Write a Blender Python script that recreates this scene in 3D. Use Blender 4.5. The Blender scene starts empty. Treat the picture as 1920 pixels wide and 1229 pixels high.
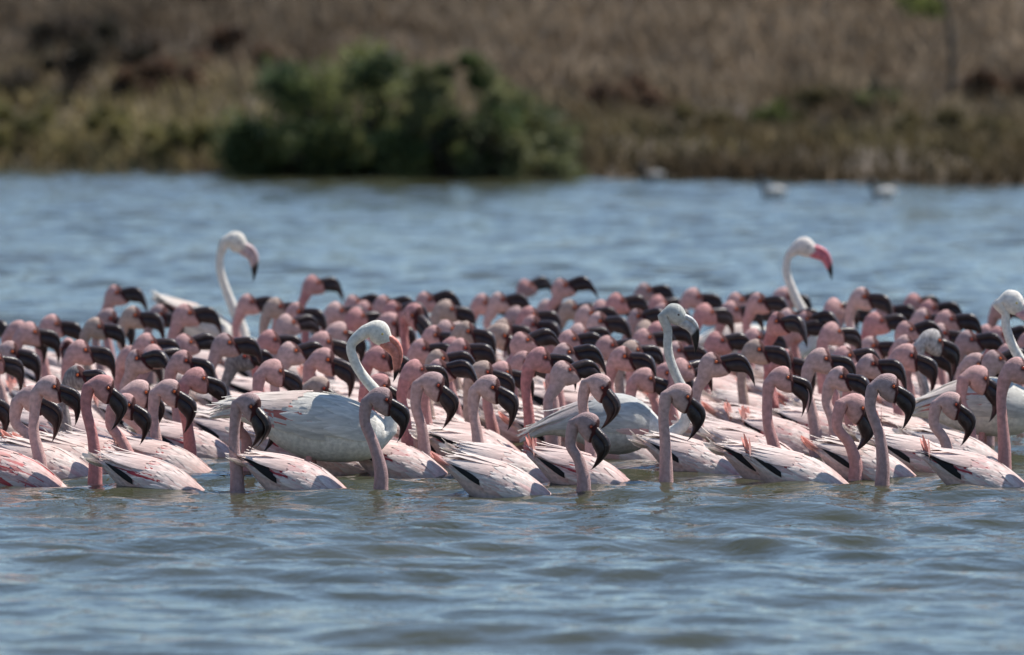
import bpy, math, random
import numpy as np
from mathutils import Matrix, Vector

R = math.radians
rng = np.random.default_rng(7)
random.seed(7)
S = bpy.context.scene
COL = S.collection

# ------------------------------------------------------------------ camera, sky, sun, exposure
PW, PH = 1920.0, 1229.0
F_PX = 12400.0                      # focal length in photo pixels (232 mm on a 36 mm sensor)
CAM_H = 1.484                       # eye height above the water
PITCH = math.atan(614.5 / F_PX)     # the horizon lies along the top edge of the frame
cam_d = bpy.data.cameras.new('camera')
cam = bpy.data.objects.new('camera', cam_d)
COL.objects.link(cam)
cam.location = (0, 0, CAM_H)
cam.rotation_euler = (R(90) - PITCH, 0, 0)
cam_d.sensor_width = 36.0
cam_d.lens = 36.0 * F_PX / PW
cam_d.clip_start = 0.5
cam_d.clip_end = 3000
cam_d.dof.use_dof = True
cam_d.dof.focus_distance = 20.1
cam_d.dof.aperture_fstop = 3.7
S.camera = cam

SUN_EL, SUN_AZ = R(56), R(60)       # azimuth measured from +Y (view direction) towards +X
world = bpy.data.worlds.new('World')
S.world = world
world.use_nodes = True
wn = world.node_tree
wn.nodes.clear()
sky = wn.nodes.new('ShaderNodeTexSky')
sky.sky_type = 'NISHITA'
sky.sun_disc = False
sky.sun_elevation = SUN_EL
sky.sun_rotation = SUN_AZ
sky.air_density = 1.0
sky.dust_density = 0.0
sky.ozone_density = 3.0
bg = wn.nodes.new('ShaderNodeBackground')
bg.inputs['Strength'].default_value = 0.107
wo = wn.nodes.new('ShaderNodeOutputWorld')
wn.links.new(sky.outputs[0], bg.inputs[0])
wn.links.new(bg.outputs[0], wo.inputs[0])

sun_d = bpy.data.lights.new('sun', 'SUN')
sun_d.energy = 5.0
sun_d.angle = R(0.53)
sun_d.color = (1.0, 0.95, 0.87)
sun = bpy.data.objects.new('sun', sun_d)
COL.objects.link(sun)
sdir = Vector((math.sin(SUN_AZ) * math.cos(SUN_EL), math.cos(SUN_AZ) * math.cos(SUN_EL), math.sin(SUN_EL)))
sun.rotation_euler = sdir.to_track_quat('Z', 'Y').to_euler()
sun.location = sdir * 60

S.view_settings.view_transform = 'Standard'
S.view_settings.look = 'None'
S.view_settings.exposure = 0.5
S.view_settings.gamma = 1.0
S.view_settings.use_curve_mapping = False
S.render.engine = 'CYCLES'
S.cycles.use_denoising = True
try:
    S.cycles.denoiser = 'OPENIMAGEDENOISE'
except Exception:
    pass
S.cycles.sample_clamp_indirect = 8.0
S.cycles.max_bounces = 6
S.cycles.use_adaptive_sampling = False

# ------------------------------------------------------------------ pixel <-> place
CP, SP = math.cos(PITCH), math.sin(PITCH)


def ray(u, v):
    a = (u - 960.0) / F_PX
    b = -(v - 614.5) / F_PX
    return np.array([a, CP + b * SP, -SP + b * CP])     # world direction


def on_plane_y(u, v, y):
    d = ray(u, v)
    t = y / d[1]
    return np.array([d[0] * t, y, CAM_H + d[2] * t])


def on_water(u, v):
    d = ray(u, v)
    t = -CAM_H / d[2]
    return np.array([d[0] * t, d[1] * t, 0.0])


# ------------------------------------------------------------------ materials
def new_mat(name):
    m = bpy.data.materials.new(name)
    m.use_nodes = True
    return m, m.node_tree.nodes, m.node_tree.links, m.node_tree.nodes['Principled BSDF']


def attr_mat(name, rough=0.7, noise_scale=60.0, amount=0.18, stretch=(1, 1, 1), bump=0.0, bump_scale=200.0,
             sheen=0.0, spec=0.3, rand_tint=0.0, coords='Object', trans=0.0):
    m, N, L, P = new_mat(name)
    at = N.new('ShaderNodeAttribute'); at.attribute_name = 'Col'
    tc = N.new('ShaderNodeTexCoord')
    mp = N.new('ShaderNodeMapping'); mp.inputs['Scale'].default_value = stretch
    L.new(tc.outputs[coords], mp.inputs['Vector'])
    nz = N.new('ShaderNodeTexNoise'); nz.inputs['Scale'].default_value = noise_scale
    nz.inputs['Detail'].default_value = 4.0
    L.new(mp.outputs[0], nz.inputs['Vector'])
    rmp = N.new('ShaderNodeMapRange')
    rmp.inputs['From Min'].default_value = 0.3; rmp.inputs['From Max'].default_value = 0.7
    rmp.inputs['To Min'].default_value = 1 - amount; rmp.inputs['To Max'].default_value = 1 + amount * 0.6
    L.new(nz.outputs['Fac'], rmp.inputs['Value'])
    mul = N.new('ShaderNodeVectorMath'); mul.operation = 'SCALE'
    L.new(at.outputs['Color'], mul.inputs[0]); L.new(rmp.outputs[0], mul.inputs['Scale'])
    L.new(mul.outputs[0], P.inputs['Base Color'])
    P.inputs['Roughness'].default_value = rough
    P.inputs['Specular IOR Level'].default_value = spec
    if sheen:
        P.inputs['Sheen Weight'].default_value = sheen
        P.inputs['Sheen Roughness'].default_value = 0.45
    if bump:
        nb = N.new('ShaderNodeTexNoise'); nb.inputs['Scale'].default_value = bump_scale
        nb.inputs['Detail'].default_value = 3.0
        L.new(mp.outputs[0], nb.inputs['Vector'])
        bp = N.new('ShaderNodeBump'); bp.inputs['Strength'].default_value = bump
        bp.inputs['Distance'].default_value = 0.004
        L.new(nb.outputs['Fac'], bp.inputs['Height']); L.new(bp.outputs[0], P.inputs['Normal'])
    if trans:
        out = [n for n in N if n.type == 'OUTPUT_MATERIAL'][0]
        tr = N.new('ShaderNodeBsdfTranslucent'); L.new(mul.outputs[0], tr.inputs['Color'])
        mx = N.new('ShaderNodeMixShader'); mx.inputs[0].default_value = trans
        L.new(P.outputs[0], mx.inputs[1]); L.new(tr.outputs[0], mx.inputs[2])
        L.new(mx.outputs[0], out.inputs['Surface'])
    return m


M_SKIN = attr_mat('plumage_down', 0.75, 75, 0.24, (1, 1, 1), 0.9, 330, 0.04, 0.2)
M_FEATHER = attr_mat('wing_feathers', 0.7, 45, 0.22, (0.35, 2.2, 2.2), 0.35, 300, 0.05, 0.25, trans=0.12)
M_BILL = attr_mat('bill_horn', 0.34, 70, 0.4, (1, 1, 1), 0.5, 110, 0.0, 0.3)
M_EYE = attr_mat('eye_gloss', 0.12, 50, 0.05, spec=0.6)
M_LEAF = attr_mat('leaves', 0.6, 3, 0.3, (1, 1, 1), 0, 1, 0.0, 0.25, trans=0.42)
M_STEM = attr_mat('stems', 0.85, 12, 0.3, (1, 1, 0.3), 0.5, 60)
M_GRASS = attr_mat('dry_grass', 0.8, 2, 0.25, trans=0.2, spec=0.15)
M_ROCK = attr_mat('rock', 0.85, 9, 0.5, bump=1.0, bump_scale=25)


def water_material():
    m, N, L, P = new_mat('lake_water')
    geo = N.new('ShaderNodeNewGeometry')
    nz = N.new('ShaderNodeTexNoise'); nz.inputs['Scale'].default_value = 0.7; nz.inputs['Detail'].default_value = 3
    L.new(geo.outputs['Position'], nz.inputs['Vector'])
    cr = N.new('ShaderNodeValToRGB')
    cr.color_ramp.elements[0].position = 0.35; cr.color_ramp.elements[0].color = (0.036, 0.039, 0.022, 1)
    cr.color_ramp.elements[1].position = 0.7; cr.color_ramp.elements[1].color = (0.054, 0.053, 0.029, 1)
    L.new(nz.outputs['Fac'], cr.inputs[0]); L.new(cr.outputs[0], P.inputs['Base Color'])
    P.inputs['Roughness'].default_value = 0.06
    P.inputs['IOR'].default_value = 1.333
    mp = N.new('ShaderNodeMapping'); mp.inputs['Scale'].default_value = (1.0, 1.35, 1.0)
    mp.inputs['Rotation'].default_value = (0, 0, 0.35)
    L.new(geo.outputs['Position'], mp.inputs['Vector'])
    n1 = N.new('ShaderNodeTexNoise'); n1.inputs['Scale'].default_value = 11; n1.inputs['Detail'].default_value = 3
    n1.inputs['Distortion'].default_value = 0.6
    L.new(mp.outputs[0], n1.inputs['Vector'])
    b1 = N.new('ShaderNodeBump'); b1.inputs['Strength'].default_value = 0.38; b1.inputs['Distance'].default_value = 0.02
    L.new(n1.outputs['Fac'], b1.inputs['Height'])
    n2 = N.new('ShaderNodeTexNoise'); n2.inputs['Scale'].default_value = 34; n2.inputs['Detail'].default_value = 2
    L.new(mp.outputs[0], n2.inputs['Vector'])
    b2 = N.new('ShaderNodeBump'); b2.inputs['Strength'].default_value = 0.16; b2.inputs['Distance'].default_value = 0.006
    L.new(n2.outputs['Fac'], b2.inputs['Height']); L.new(b1.outputs[0], b2.inputs['Normal'])
    L.new(b2.outputs[0], P.inputs['Normal'])
    return m


def ground_material():
    m, N, L, P = new_mat('bank_soil')
    geo = N.new('ShaderNodeNewGeometry')
    nz = N.new('ShaderNodeTexNoise'); nz.inputs['Scale'].default_value = 1.6; nz.inputs['Detail'].default_value = 8
    L.new(geo.outputs['Position'], nz.inputs['Vector'])
    cr = N.new('ShaderNodeValToRGB')
    cr.color_ramp.elements[0].position = 0.3; cr.color_ramp.elements[0].color = (0.045, 0.036, 0.024, 1)
    cr.color_ramp.elements[1].position = 0.75; cr.color_ramp.elements[1].color = (0.14, 0.105, 0.075, 1)
    L.new(nz.outputs['Fac'], cr.inputs[0]); L.new(cr.outputs[0], P.inputs['Base Color'])
    P.inputs['Roughness'].default_value = 0.95
    bp = N.new('ShaderNodeBump'); bp.inputs['Strength'].default_value = 0.8; bp.inputs['Distance'].default_value = 0.08
    L.new(nz.outputs['Fac'], bp.inputs['Height']); L.new(bp.outputs[0], P.inputs['Normal'])
    return m


# ------------------------------------------------------------------ mesh helpers
def make_mesh(name, V, faces, mat, cols=None, smooth=True):
    """faces: list of int arrays (k,3) or (k,4)."""
    me = bpy.data.meshes.new(name)
    V = np.asarray(V, dtype=np.float32)
    me.vertices.add(len(V)); me.vertices.foreach_set('co', V.ravel())
    loops, starts, tot = [], [], 0
    for f in faces:
        f = np.asarray(f, dtype=np.int32)
        if len(f) == 0:
            continue
        k = f.shape[1]
        loops.append(f.ravel()); starts.append(tot + np.arange(len(f), dtype=np.int32) * k)
        tot += f.size
    loops = np.concatenate(loops); starts = np.concatenate(starts)
    me.loops.add(len(loops)); me.loops.foreach_set('vertex_index', loops)
    me.polygons.add(len(starts)); me.polygons.foreach_set('loop_start', starts.astype(np.int32))
    if smooth:
        me.polygons.foreach_set('use_smooth', np.ones(len(starts), dtype=bool))
    if cols is not None:
        a = me.color_attributes.new('Col', 'FLOAT_COLOR', 'POINT')
        c = np.ones((len(V), 4), dtype=np.float32); c[:, :3] = cols
        a.data.foreach_set('color', c.ravel())
    me.update(calc_edges=True)
    me.validate()
    me.materials.append(mat)
    return me


def link(name, data, parent=None, mat4=None):
    o = bpy.data.objects.new(name, data)
    COL.objects.link(o)
    if parent is not None:
        o.parent = parent
    if mat4 is not None:
        o.matrix_local = mat4
    return o


def tag(o, label, cat, group=None):
    o['label'] = label; o['category'] = cat
    if group:
        o['group'] = group
    return o


def catmull(K, n):
    """smooth interpolation of key rows K, n steps per span"""
    K = np.asarray(K, float)
    P = np.vstack([2 * K[0] - K[1], K, 2 * K[-1] - K[-2]])
    out = []
    ts = np.arange(n) / n
    for i in range(1, len(P) - 2):
        p0, p1, p2, p3 = P[i - 1], P[i], P[i + 1], P[i + 2]
        for t in ts:
            out.append(0.5 * (2 * p1 + (p2 - p0) * t + (2 * p0 - 5 * p1 + 4 * p2 - p3) * t * t
                              + (3 * p1 - p0 - 3 * p2 + p3) * t ** 3))
    out.append(K[-1])
    return np.array(out)


def loft_faces(nr, ns):
    i = np.arange(nr - 1)[:, None]; j = np.arange(ns)[None, :]
    a = i * ns + j; b = i * ns + (j + 1) % ns
    q = np.stack([a, b, b + ns, a + ns], -1).reshape(-1, 4)
    return q


def tbw_rings(rows, ns, az=None, power=1.0):
    """rows: (n,5) Tx,Tz,Bx,Bz,w in the bird's plane -> (n,ns,3); az rotates a ring about the z axis"""
    rows = np.asarray(rows)
    ph = np.arange(ns) / ns * 2 * np.pi
    c, s = np.cos(ph), np.sin(ph)
    if power != 1.0:
        c = np.sign(c) * np.abs(c) ** power; s = np.sign(s) * np.abs(s) ** power
    C = (rows[:, 0:2] + rows[:, 2:4]) / 2; H = (rows[:, 0:2] - rows[:, 2:4]) / 2
    xz = C[:, None, :] + H[:, None, :] * c[None, :, None]
    y = rows[:, 4][:, None] * s[None, :]
    P = np.stack([xz[..., 0], y, xz[..., 1]], -1)
    if az is not None:
        ca, sa = np.cos(az)[:, None], np.sin(az)[:, None]
        x0, y0 = P[..., 0].copy(), P[..., 1].copy()
        P[..., 0] = x0 * ca - y0 * sa; P[..., 1] = x0 * sa + y0 * ca
    return P


def closed_loft(rings):
    nr, ns, _ = rings.shape
    V = np.vstack([rings.reshape(-1, 3), rings[0].mean(0), rings[-1].mean(0)])
    q = loft_faces(nr, ns)
    j = np.arange(ns)
    a = np.stack([np.full(ns, nr * ns), (j + 1) % ns, j], -1)
    b = np.stack([np.full(ns, nr * ns + 1), (nr - 1) * ns + j, (nr - 1) * ns + (j + 1) % ns], -1)
    return V, [q, np.vstack([a, b])]


def tube(points, radii, ns=6):
    pts = np.asarray(points, float); n = len(pts)
    T = np.gradient(pts, axis=0); T /= np.linalg.norm(T, axis=1)[:, None] + 1e-9
    ref = np.array([0.31, 0.95, 0.05])
    A = np.cross(T, ref); A /= np.linalg.norm(A, axis=1)[:, None] + 1e-9
    B = np.cross(T, A)
    ph = np.arange(ns) / ns * 2 * np.pi
    r = np.asarray(radii)[:, None, None]
    return pts[:, None, :] + r * (A[:, None, :] * np.cos(ph)[None, :, None] + B[:, None, :] * np.sin(ph)[None, :, None])


# ------------------------------------------------------------------ the lake
wr = np.random.default_rng(21)
NW = 90
lam = np.exp(wr.uniform(math.log(0.12), math.log(0.95), NW))
th = R(258) + wr.normal(0, 0.5, NW)
kx, ky = 2 * np.pi / lam * np.cos(th), 2 * np.pi / lam * np.sin(th)
amp = 0.0016 * (lam / 0.5) ** 0.88 * wr.uniform(0.5, 1.3, NW)
phs = wr.uniform(0, 2 * np.pi, NW)


def wave(x, y, gap):
    z = np.zeros_like(x)
    for i in range(NW):
        att = np.clip((lam[i] / gap - 2.2) / 2.5, 0, 1)
        z += att * amp[i] * np.sin(kx[i] * x + ky[i] * y + phs[i])
    # gusts: patches of livelier and calmer water
    g = 0.85 + 0.3 * np.sin(0.9 * x + 0.35 * y + 1.0) * np.sin(0.42 * y - 0.5 * x)
    z = z * g
    for u, v in ((178, 906), (445, 919), (714, 919), (1094, 925), (1249, 908), (1654, 909), (1604, 897), (1990, 912)):
        w = on_water(u, v)
        for ox, a in ((0.0, .0035), (-.22, .003)):      # rings spreading from neck and breast
            r = np.hypot(x - w[0] - ox, y - w[1])
            z += np.where(gap < .05, a * np.exp(-r / .22) * np.cos(2 * np.pi * r / .13), 0)
    return z + 0.12 * np.clip(z, 0, None) ** 2 / 0.02


def shore_y(x):
    return 55.2 - 0.58 * x + 0.25 * np.sin(1.3 * x + 0.4) + 0.12 * np.sin(3.1 * x)


def build_water():
    ys = [9.0]
    while ys[-1] < 64:
        ys.append(ys[-1] + 0.020 + 0.0009 * max(ys[-1] - 12, 0))
    ys = np.array(ys); nx = 330
    t = np.linspace(-1, 1, nx)
    Y = np.repeat(ys[:, None], nx, 1)
    X = t[None, :] * (1.6 + 0.125 * ys)[:, None]
    gap = np.maximum(np.gradient(ys)[:, None], (X[:, 1] - X[:, 0])[:, None])
    Z = wave(X, Y, np.repeat(gap, nx, 1))
    edge = np.clip((1 - np.abs(t)) / 0.08, 0, 1)[None, :] * np.clip((Y - 9) / 1.0, 0, 1) * np.clip((64 - Y) / 2, 0, 1)
    Z *= edge
    V = np.stack([X, Y, Z], -1).reshape(-1, 3)
    ny = len(ys)
    i = np.arange(ny - 1)[:, None]; j = np.arange(nx - 1)[None, :]
    a = i * nx + j
    q = np.stack([a, a + 1, a + nx + 1, a + nx], -1).reshape(-1, 4)
    # the calm outer sheet, joined on at the rim
    n0 = len(V)
    xl, xr = X[0, 0], X[0, -1]; xl2, xr2 = X[-1, 0], X[-1, -1]
    out = np.array([[-600, -300, 0], [600, -300, 0], [600, 9, 0], [600, 64, 0], [600, 900, 0], [-600, 900, 0],
                    [-600, 64, 0], [-600, 9, 0]], float)
    V = np.vstack([V, out])
    c00, c10, c01, c11 = 0, nx - 1, (ny - 1) * nx, ny * nx - 1
    f = np.array([[n0, n0 + 1, n0 + 2, n0 + 7], [n0 + 6, n0 + 3, n0 + 4, n0 + 5]])
    side = []
    tri = []
    tri += [[n0 + 7, c00, c01]]
    side += [[n0 + 7, c01, n0 + 6, n0 + 6]]
    tri += [[n0 + 7, c01, n0 + 6], [n0 + 2, c11, c10], [n0 + 2, n0 + 3, c11]]
    me = make_mesh('lake_water', V, [q, f, np.array(tri)], water_material())
    o = link('lake_water', me)
    o['kind'] = 'structure'


build_water()

# ------------------------------------------------------------------ the far bank


def bank_h(x, y):
    d = (y - shore_y(x)) / 1.155
    h = np.where(d < 0, 0.25 * d, 0)
    up = np.clip(d, 0, None)
    rise = 0.10 * np.minimum(up, 2.0) + 0.125 * np.clip(np.minimum(up, 26) - 2.0, 0, None)
    left = 1 / (1 + np.exp((x + 2.0) * 1.2))
    rise = rise * (1 + 0.25 * left)
    bump = 0.07 * np.sin(1.1 * x + 0.7 * y) * np.sin(0.8 * y - 0.5 * x) + 0.03 * np.sin(3 * x + 1.7 * y)
    return h + rise + np.clip(up, 0, 1) * bump


def build_bank():
    us = np.concatenate([-np.geomspace(400, 13, 24), np.linspace(-12, 12, 160), np.geomspace(13, 400, 24)])
    ds = np.concatenate([[-2.5, -1.2, -0.5], np.linspace(-0.2, 30, 150), np.geomspace(32, 900, 22)])
    X = np.repeat(us[None, :], len(ds), 0)
    xc = np.clip(X, -40, 40)
    Y = shore_y(xc) + ds[:, None] * 1.155
    Z = bank_h(xc, Y)
    far = np.clip((ds - 32) / 100, 0, 1)[:, None]
    Z = Z + far * 1.5 * np.sin(X * 0.021 + ds[:, None] * 0.013)
    V = np.stack([X, Y, Z], -1).reshape(-1, 3)
    ny, nx = X.shape
    i = np.arange(ny - 1)[:, None]; j = np.arange(nx - 1)[None, :]
    a = i * nx + j
    q = np.stack([a, a + 1, a + nx + 1, a + nx], -1).reshape(-1, 4)
    o = link('shore_bank', make_mesh('shore_bank', V, [q], ground_material()))
    o['kind'] = 'structure'


build_bank()


def on_bank(u, v):
    d = ray(u, v)
    ts = np.linspace(45, 120, 3000)
    p = ts[:, None] * d[None, :]
    z = CAM_H + p[:, 2]
    h = bank_h(p[:, 0], p[:, 1])
    k = np.argmax((h > 0.0) & (z <= h))
    if not ((h > 0.0) & (z <= h)).any():
        k = 2000
    return np.array([p[k, 0], p[k, 1], h[k]])


def zone_col(x, d, r):
    """colour of the scrub at a place: olive sedge low on the bank, tawny and brown stems higher up"""
    n = len(x)
    patch = np.sin(1.9 * x + 0.6 * d + 1) * np.sin(1.1 * d - 0.8 * x) + 0.6 * np.sin(4.3 * x + 2.2 * d)
    olive = np.array([0.135, 0.108, 0.052]); tawny = np.array([0.265, 0.20, 0.135]); brown = np.array([0.11, 0.074, 0.045])
    straw = np.array([0.36, 0.29, 0.13]); dark = np.array([0.055, 0.042, 0.028])
    left = 1 / (1 + np.exp((x + 1.4) * 1.6))
    w_low = np.clip(1 - (d - 2.6) / 3.0, 0, 1)
    c = tawny[None] * (1 - w_low)[:, None] + olive[None] * w_low[:, None]
    brown_mix = np.clip(0.45 + 0.5 * patch, 0, 1)[:, None]  # patches of browner scrub
    c = c * (1 - 0.55 * brown_mix) + brown[None] * 0.55 * brown_mix
    lw = (left * np.clip((d - 4) / 3, 0, 1))[:, None] * 0.55
    c = c * (1 - lw) + dark[None] * lw
    sw = (left * np.clip(1.4 - np.abs(d - 2.0) / 2.6, 0, 1) * (r > 0.35))[:, None] * 0.75
    c = c * (1 - sw) + straw[None] * sw
    rw = ((1 - left) * np.clip(1 - d / 1.6, 0, 1))[:, None] * 0.75  # low band on the right: its shade painted as darker brown
    c = c * (1 - rw) + brown[None] * 0.8 * rw
    return c


def build_grass():
    g = np.random.default_rng(5)
    n = 95000
    x = g.uniform(-9.5, 9.5, n)
    d = 22 * g.uniform(0, 1, n) ** 1.25
    y = shore_y(x) + (d + 0.02) * 1.155
    z = bank_h(x, y) - 0.02
    h = g.uniform(0.08, 0.26, n) * (0.8 + 0.5 * np.clip((d - 3) / 4, 0, 1)) * (0.7 + 0.6 * (np.sin(2.3 * x + d) * np.sin(1.7 * d - x) > 0))
    w = g.uniform(0.008, 0.022, n)
    a = g.uniform(0, 2 * np.pi, n)
    lean = g.normal(0, 0.55, (n, 2)) * h[:, None]
    dx, dy = np.cos(a) * w, np.sin(a) * w
    V = np.empty((n, 5, 3))
    V[:, 0] = np.stack([x - dx, y - dy, z], -1); V[:, 1] = np.stack([x + dx, y + dy, z], -1)
    V[:, 2] = np.stack([x - dx * 0.8 + lean[:, 0] * 0.4, y - dy * 0.8 + lean[:, 1] * 0.4, z + h * 0.6], -1)
    V[:, 3] = np.stack([x + dx * 0.8 + lean[:, 0] * 0.4, y + dy * 0.8 + lean[:, 1] * 0.4, z + h * 0.6], -1)
    V[:, 4] = np.stack([x + lean[:, 0], y + lean[:, 1], z + h], -1)
    b = np.arange(n)[:, None] * 5
    q = b + np.array([[0, 1, 3, 2]]); t = b + np.array([[2, 3, 4]])
    c = zone_col(x, d, g.uniform(0, 1, n)) * g.uniform(0.65, 1.45, (n, 1))
    me = make_mesh('dry_grass', V.reshape(-1, 3), [q, t], M_GRASS, np.repeat(c, 5, 0), smooth=False)
    o = link('dry_grass', me)
    o['kind'] = 'stuff'
    tag(o, 'dry brown and olive grass and scrub covering the far bank', 'grass')


build_grass()


def leaf_cloud(g, centers, radii, per, size, cols, long=1.8):
    """leaf quads spread through the clumps"""
    Vs, Cs = [], []
    for c, r, col in zip(centers, radii, cols):
        n = per
        dirs = g.normal(0, 1, (n, 3)); dirs /= np.linalg.norm(dirs, axis=1)[:, None]
        rad = g.uniform(0.05, 1.0, n) ** 0.75 * g.uniform(.8, 1.25, n)
        p = c + dirs * rad[:, None] * r
        t = dirs * 0.6 + g.normal(0, 0.6, (n, 3)); t[:, 2] += 0.25
        t /= np.linalg.norm(t, axis=1)[:, None]
        s = np.cross(t, g.normal(0, 1, (n, 3))); s /= np.linalg.norm(s, axis=1)[:, None] + 1e-9
        sz = size * g.uniform(0.6, 1.4, n)[:, None]
        Vs.append(np.stack([p - s * sz * 0.5, p + t * sz * long * 0.5 - s * sz * 0.1, p + t * sz * long, p + s * sz * 0.5 + t * sz * 0.3], 1))
        Cs.append(np.repeat((np.asarray(col)[None] * g.uniform(0.6, 1.35, (n, 1)))[:, None, :], 4, 1))
    V = np.concatenate(Vs).reshape(-1, 3); C = np.concatenate(Cs).reshape(-1, 3)
    f = np.arange(len(V)).reshape(-1, 4)
    return V, f, C


def shrub(name, label, foot, w, h, depth, nclump, per, leaf, cols, seed, cat='shrub', group=None, lift=0.0, flat=0.0, stem=0.02):
    g = np.random.default_rng(seed)
    root = link(name, None); root.location = Vector(foot) + Vector((0, 0, -0.03))
    tag(root, label, cat, group)
    cs, rs, cc = [], [], []
    sV, sF, sC, off = [], [], [], 0
    for k in range(nclump):
        a = g.uniform(-1, 1); b = g.uniform(-1, 1)
        top = math.sqrt(max(0.0, 1 - 0.85 * a * a)) * (0.75 + 0.3 * g.uniform())
        zz = lift + (h - lift) * (g.uniform(0.06, 0.97) * top)
        c = np.array([a * w / 2, b * depth / 2, zz])
        r = np.array([1, 1, 0.8]) * g.uniform(0.05, 0.19) * min(w, h * 1.3) * (0.75 if zz > 0.7 * h else 1)
        cs.append(c); rs.append(r); cc.append(cols[int(g.integers(len(cols)))])
        if k % 2 == 0:
            b0 = np.array([c[0] * 0.25, c[1] * 0.3, -0.02])
            mid = (b0 + c) / 2 + np.array([g.normal(0, 0.05) * w, g.normal(0, 0.05) * w, 0.05 * h])
            pts = catmull([b0, mid, c], 4)
            ring = tube(pts, np.linspace(stem, stem * 0.25, len(pts)), 5)
            V, F = closed_loft(ring)
            sV.append(V); sF.append([f + off for f in F]); off += len(V)
    V, f, C = leaf_cloud(g, cs, rs, per, leaf, cc)
    link('crown', make_mesh('crown', V, [f], M_LEAF, C, smooth=False), root)
    SV = np.vstack(sV)
    sc = np.tile(np.array([[0.075, 0.055, 0.04]]), (len(SV), 1))
    link('trunk', make_mesh('trunk', SV, [np.vstack([f[0] for f in sF]), np.vstack([f[1] for f in sF])], M_STEM, sc), root)
    return root


GREEN = [(0.09, 0.118, 0.045), (0.15, 0.17, 0.06), (0.055, 0.08, 0.035), (0.19, 0.205, 0.075), (0.075, 0.10, 0.04)]
PALEG = [(0.13, 0.14, 0.065), (0.18, 0.185, 0.085), (0.09, 0.105, 0.05)]
OLIVE = [(0.16, 0.145, 0.055), (0.12, 0.115, 0.045), (0.21, 0.185, 0.075)]
DARKB = [(0.065, 0.05, 0.036), (0.085, 0.063, 0.045), (0.05, 0.043, 0.03)]
SAGE = [(0.15, 0.125, 0.062), (0.12, 0.10, 0.05), (0.18, 0.15, 0.075)]
RUST = [(0.14, 0.085, 0.055), (0.10, 0.065, 0.045), (0.19, 0.12, 0.08)]

PXM = 226.0
shrub('green_bush', 'large dense dark green bush at the water edge of the far bank', on_bank(655, 331), 1.9, 1.2, 1.2, 80, 240, 0.04, GREEN, 11, stem=0.03)
shrub('green_bush', 'mid green bush with an uneven top, grown together with the large dark bush', on_bank(850, 334), 1.1, 1.1, 1.0, 50, 220, 0.04, GREEN[:2] + PALEG, 12)
shrub('green_bush', 'pale olive green bush at the sloping end of the dark green thicket', on_bank(965, 332), 0.95, 0.8, 0.9, 40, 110, 0.042, PALEG, 13)
for i, (u, v, w, h, pal, lab) in enumerate([
        (40, 292, 1.1, 0.55, OLIVE, 'low yellow olive shrub on the bank below dark brown reeds'),
        (215, 290, 0.9, 0.42, OLIVE, 'low olive shrub behind the square dark rock at the waterline'),
        (345, 300, 0.75, 0.42, OLIVE, 'straw yellow shrub just beside the large dark green bush'),
        (120, 190, 1.6, 0.8, DARKB, 'dark brown leafless thicket above the yellow olive shrubs'),
        (170, 130, 1.3, 0.7, DARKB, 'blackish brown twiggy bush high on the bank'),
        (430, 150, 0.8, 0.6, RUST, 'rusty brown dry bush rising behind the dark green bush'),
        (300, 175, 0.8, 0.5, RUST, 'brown dry bush between the blackish thicket and the rusty bush'),
        (1285, 250, 0.9, 0.28, SAGE, 'low olive shrub on the bank beyond the dark green thicket'),
        (1460, 235, 0.42, 0.24, GREEN[:2], 'small round dark green shrub low on the tawny bank'),
        (1545, 205, 0.8, 0.24, SAGE, 'spreading olive shrub above the small round green shrub'),
        (1650, 205, 0.42, 0.24, PALEG, 'small grey green shrub beside the spreading olive shrub'),
        (1790, 245, 1.0, 0.2, SAGE, 'flat olive shrub below the slender sapling'),
        (1885, 185, 0.7, 0.4, RUST, 'russet dry bush beside the slender sapling'),
        (1180, 215, 0.8, 0.34, RUST, 'low russet bush between the green thicket and the tawny slope')]):
    shrub('bank_shrub', lab, on_bank(u, v), w, h, 0.7, 16, 170, 0.04, pal, 40 + i, group='shrubs on the far bank', stem=0.012)

# the slender sapling on the right of the bank: bare stem, small green top
sp = on_bank(1783, 190)
sap = link('sapling_tree', None); sap.location = sp
tag(sap, 'slender dark stemmed sapling with a small green top on the tawny bank', 'tree')
pts = catmull([(0, 0, -0.05), (0.01, 0, 0.35), (-0.03, 0.02, 0.75), (-0.12, 0.03, 1.05)], 5)
V, F = closed_loft(tube(pts, np.linspace(0.034, 0.016, len(pts)), 7))
link('trunk', make_mesh('trunk', V, F, M_STEM, np.tile([[0.04, 0.036, 0.03]], (len(V), 1))), sap)
g = np.random.default_rng(77)
cs = [np.array([-0.16, 0, 0.98]) + g.normal(0, (0.17, 0.12, 0.08)) for _ in range(9)]
V, f, C = leaf_cloud(g, cs, [np.array([.13, .13, .09])] * 9, 60, 0.04, [(0.20, 0.23, 0.07), (0.25, 0.27, 0.09)] * 5)
link('crown', make_mesh('crown', V, [f], M_LEAF, C, smooth=False), sap)


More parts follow.
